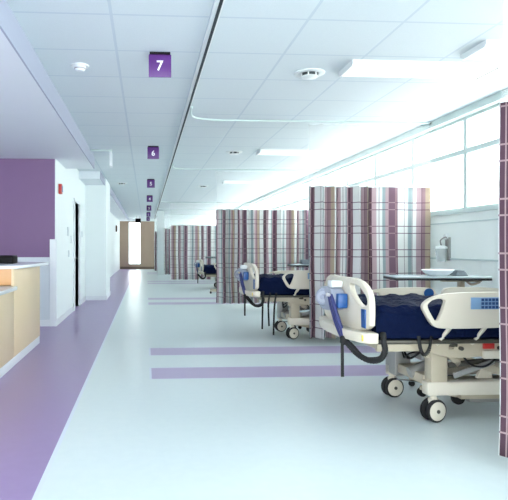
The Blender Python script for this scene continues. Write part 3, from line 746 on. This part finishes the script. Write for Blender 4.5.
# straps hanging from the mattress
def straps(x, y, items, label):
    t = thing('mattress_strap', label, 'strap', (x, y, 0), 0, 'straps hanging below the mattresses')
    for pts in items:
        b = NB(); P = smooth_path(pts, 5)
        for a, c in zip(P, P[1:]): bar(b, a, c, 0.006, 0.024)
        obj('band', b, 'rubber', t)
straps(BX, 4.08, [[(0.38, -0.452, 0.63), (0.39, -0.46, 0.54), (0.42, -0.455, 0.50), (0.45, -0.46, 0.54), (0.47, -0.452, 0.63)]], 'black strap looped under the nearest bed mattress')
straps(BX - 0.07, 7.56, [[(0.12, -0.475, 0.63), (0.115, -0.48, 0.45), (0.11, -0.475, 0.16)], [(0.22, -0.475, 0.64), (0.19, -0.485, 0.5), (0.20, -0.48, 0.20)], [(0.30, -0.475, 0.64), (0.27, -0.485, 0.45), (0.26, -0.48, 0.08)]], 'black straps dangling beside the second bed')

# ---------------------------------------------------------------- overbed tables
def make_table(label, loc, rz=0):
    t = thing('overbed_table', label, 'overbed table', loc, rz, 'overbed tables')
    o = chaikin([(-0.42, -0.19), (-0.42, 0.19), (0.42, 0.19), (0.42, -0.19)], 2, 0.06)
    top = obj('tabletop', prism(NB(), o, [], 0.012, lambda u, v, w: (u, v, 0.969 + w), 0.002), 'table_top', t)
    obj('edge_band', prism(NB(), [(u * 1.008, v * 1.015) for u, v in o], [], 0.020, lambda u, v, w: (u, v, 0.953 + w), 0.002), 'table_edge', top, label='black underside and edge')
    b = NB(); box(b, 0.20, 0.25, -0.03, 0.03, 0.06, 0.948, 0.008); 
    obj('post', b, 'cream_metal', t)
    b = NB(); bar(b, (0.05, 0, 0.935), (0.40, 0, 0.935), 0.06, 0.025, 0.004); tube(b, [(0.26, -0.03, 0.93), (0.30, -0.05, 0.90), (0.36, -0.08, 0.925)], 0.01, 8)
    obj('bracket', b, 'cream_metal', t)
    b = NB(); bar(b, (0.225, -0.18, 0.075), (0.225, 0.22, 0.075), 0.05, 0.04, 0.01); bar(b, (-0.30, -0.18, 0.075), (0.25, -0.18, 0.075), 0.05, 0.04, 0.01); bar(b, (-0.30, 0.22, 0.075), (0.25, 0.22, 0.075), 0.05, 0.04, 0.01)
    obj('base', b, 'cream_metal', t)
    for x in (-0.28, 0.225):
        for y in (-0.18, 0.22):
            b = NB(); cyl(b, (x, y - 0.012, 0.027), (x, y + 0.012, 0.027), 0.027, n=18, bev=0.004); obj('caster', b, 'rubber', t)
    return t
tb = make_table('overbed table with grey top and black edge beyond the nearest bed', (2.66, 4.86, 0), -0.12)
tb2 = copy_tree(tb); tb2.location = (2.62, 8.25, 0); tb2['label'] = 'overbed table beyond the second bed, seen at the curtain edge'
tb3 = copy_tree(tb); tb3.location = (2.02, 14.55, 0); tb3['label'] = 'overbed table before the distant bed, mostly behind the curtain'
# things on the table
TX, TY, TZ = 2.64, 4.84, 0.976
t = thing('kidney_basin', 'pale oval basin lying on the overbed table of the nearest bed', 'basin', (TX + 0.03, TY - 0.02, TZ), 0.12)
b = NB(); n = 36; rings = []
for (r, z) in ((0.6, 0.0), (0.95, 0.03), (1.08, 0.052), (1.0, 0.056), (0.86, 0.034), (0.5, 0.012)):
    rings.append([b.verts.new((0.14 * r * math.cos(2 * PI * k / n), 0.085 * r * math.sin(2 * PI * k / n) + 0.02 * math.cos(2 * PI * k / n) ** 2, z)) for k in range(n)])
for a, c in zip(rings, rings[1:]):
    for k in range(n): b.faces.new((a[k], a[(k + 1) % n], c[(k + 1) % n], c[k]))
b.faces.new(rings[0][::-1]); b.faces.new(rings[-1])
obj('bowl', b, 'pan', t)
obj('rim', tube(NB(), [(0.15 * math.cos(2 * PI * k / 24), 0.092 * math.sin(2 * PI * k / 24) + 0.02 * math.cos(2 * PI * k / 24) ** 2, 0.054) for k in range(25)], 0.006, 8, 0), 'white', t)
b = NB()
for i in range(4): box(b, -0.055 + 0.006 * i, 0.055 - 0.008 * i, -0.06 + 0.004 * i, 0.06 - 0.005 * i, 0.012 * i, 0.012 * i + 0.014, 0.006)
o = obj('folded_cloth', b, 'cloth'); o.location = (TX + 0.24, TY + 0.02, TZ)
tag(o, 'small folded grey cloth beside the basin on the overbed table', 'cloth')
b = NB(); box(b, -0.12, 0.12, -0.05, 0.05, 0, 0.07, 0.015); o = obj('storage_box', b, 'cloth'); o.location = (2.50, 8.25, TZ)
tag(o, 'small dark grey box on the overbed table beyond the second bed', 'box')
# suction canister on the right wall
t = thing('suction_canister', 'clear wall mounted suction canister under the window past the nearest bed', 'suction canister', (XR, 6.45, 1.06))
obj('canister', lathe(NB(), [(0.0, 0.0), (0.05, 0.0), (0.065, 0.16), (0.0, 0.16)], 24, Matrix.Translation((-0.10, 0, 0))), 'clear', t)
obj('lid', lathe(NB(), [(0.0, 0.16), (0.07, 0.16), (0.07, 0.18), (0.03, 0.2), (0.0, 0.2)], 24, Matrix.Translation((-0.10, 0, 0))), 'track', t)
b = NB(); box(b, -0.03, 0.0, -0.04, 0.04, 0.02, 0.30, 0.005); bar(b, (-0.01, 0, 0.1), (-0.10, 0, 0.1), 0.03, 0.01)
obj('bracket', b, 'grey_metal', t)
obj('tubing', tube(NB(), [(-0.10, 0, 0.2), (-0.12, -0.02, 0.26), (-0.06, -0.03, 0.30), (-0.03, -0.02, 0.26)], 0.008, 8), 'grey_metal', t)
obj('gauge', lathe(NB(), [(0.0, 0.0), (0.035, 0.0), (0.035, 0.03), (0.0, 0.032)], 20, Matrix.Translation((-0.03, 0.0, 0.30)) @ Matrix.Rotation(-PI / 2, 4, 'Y')), 'track', t)
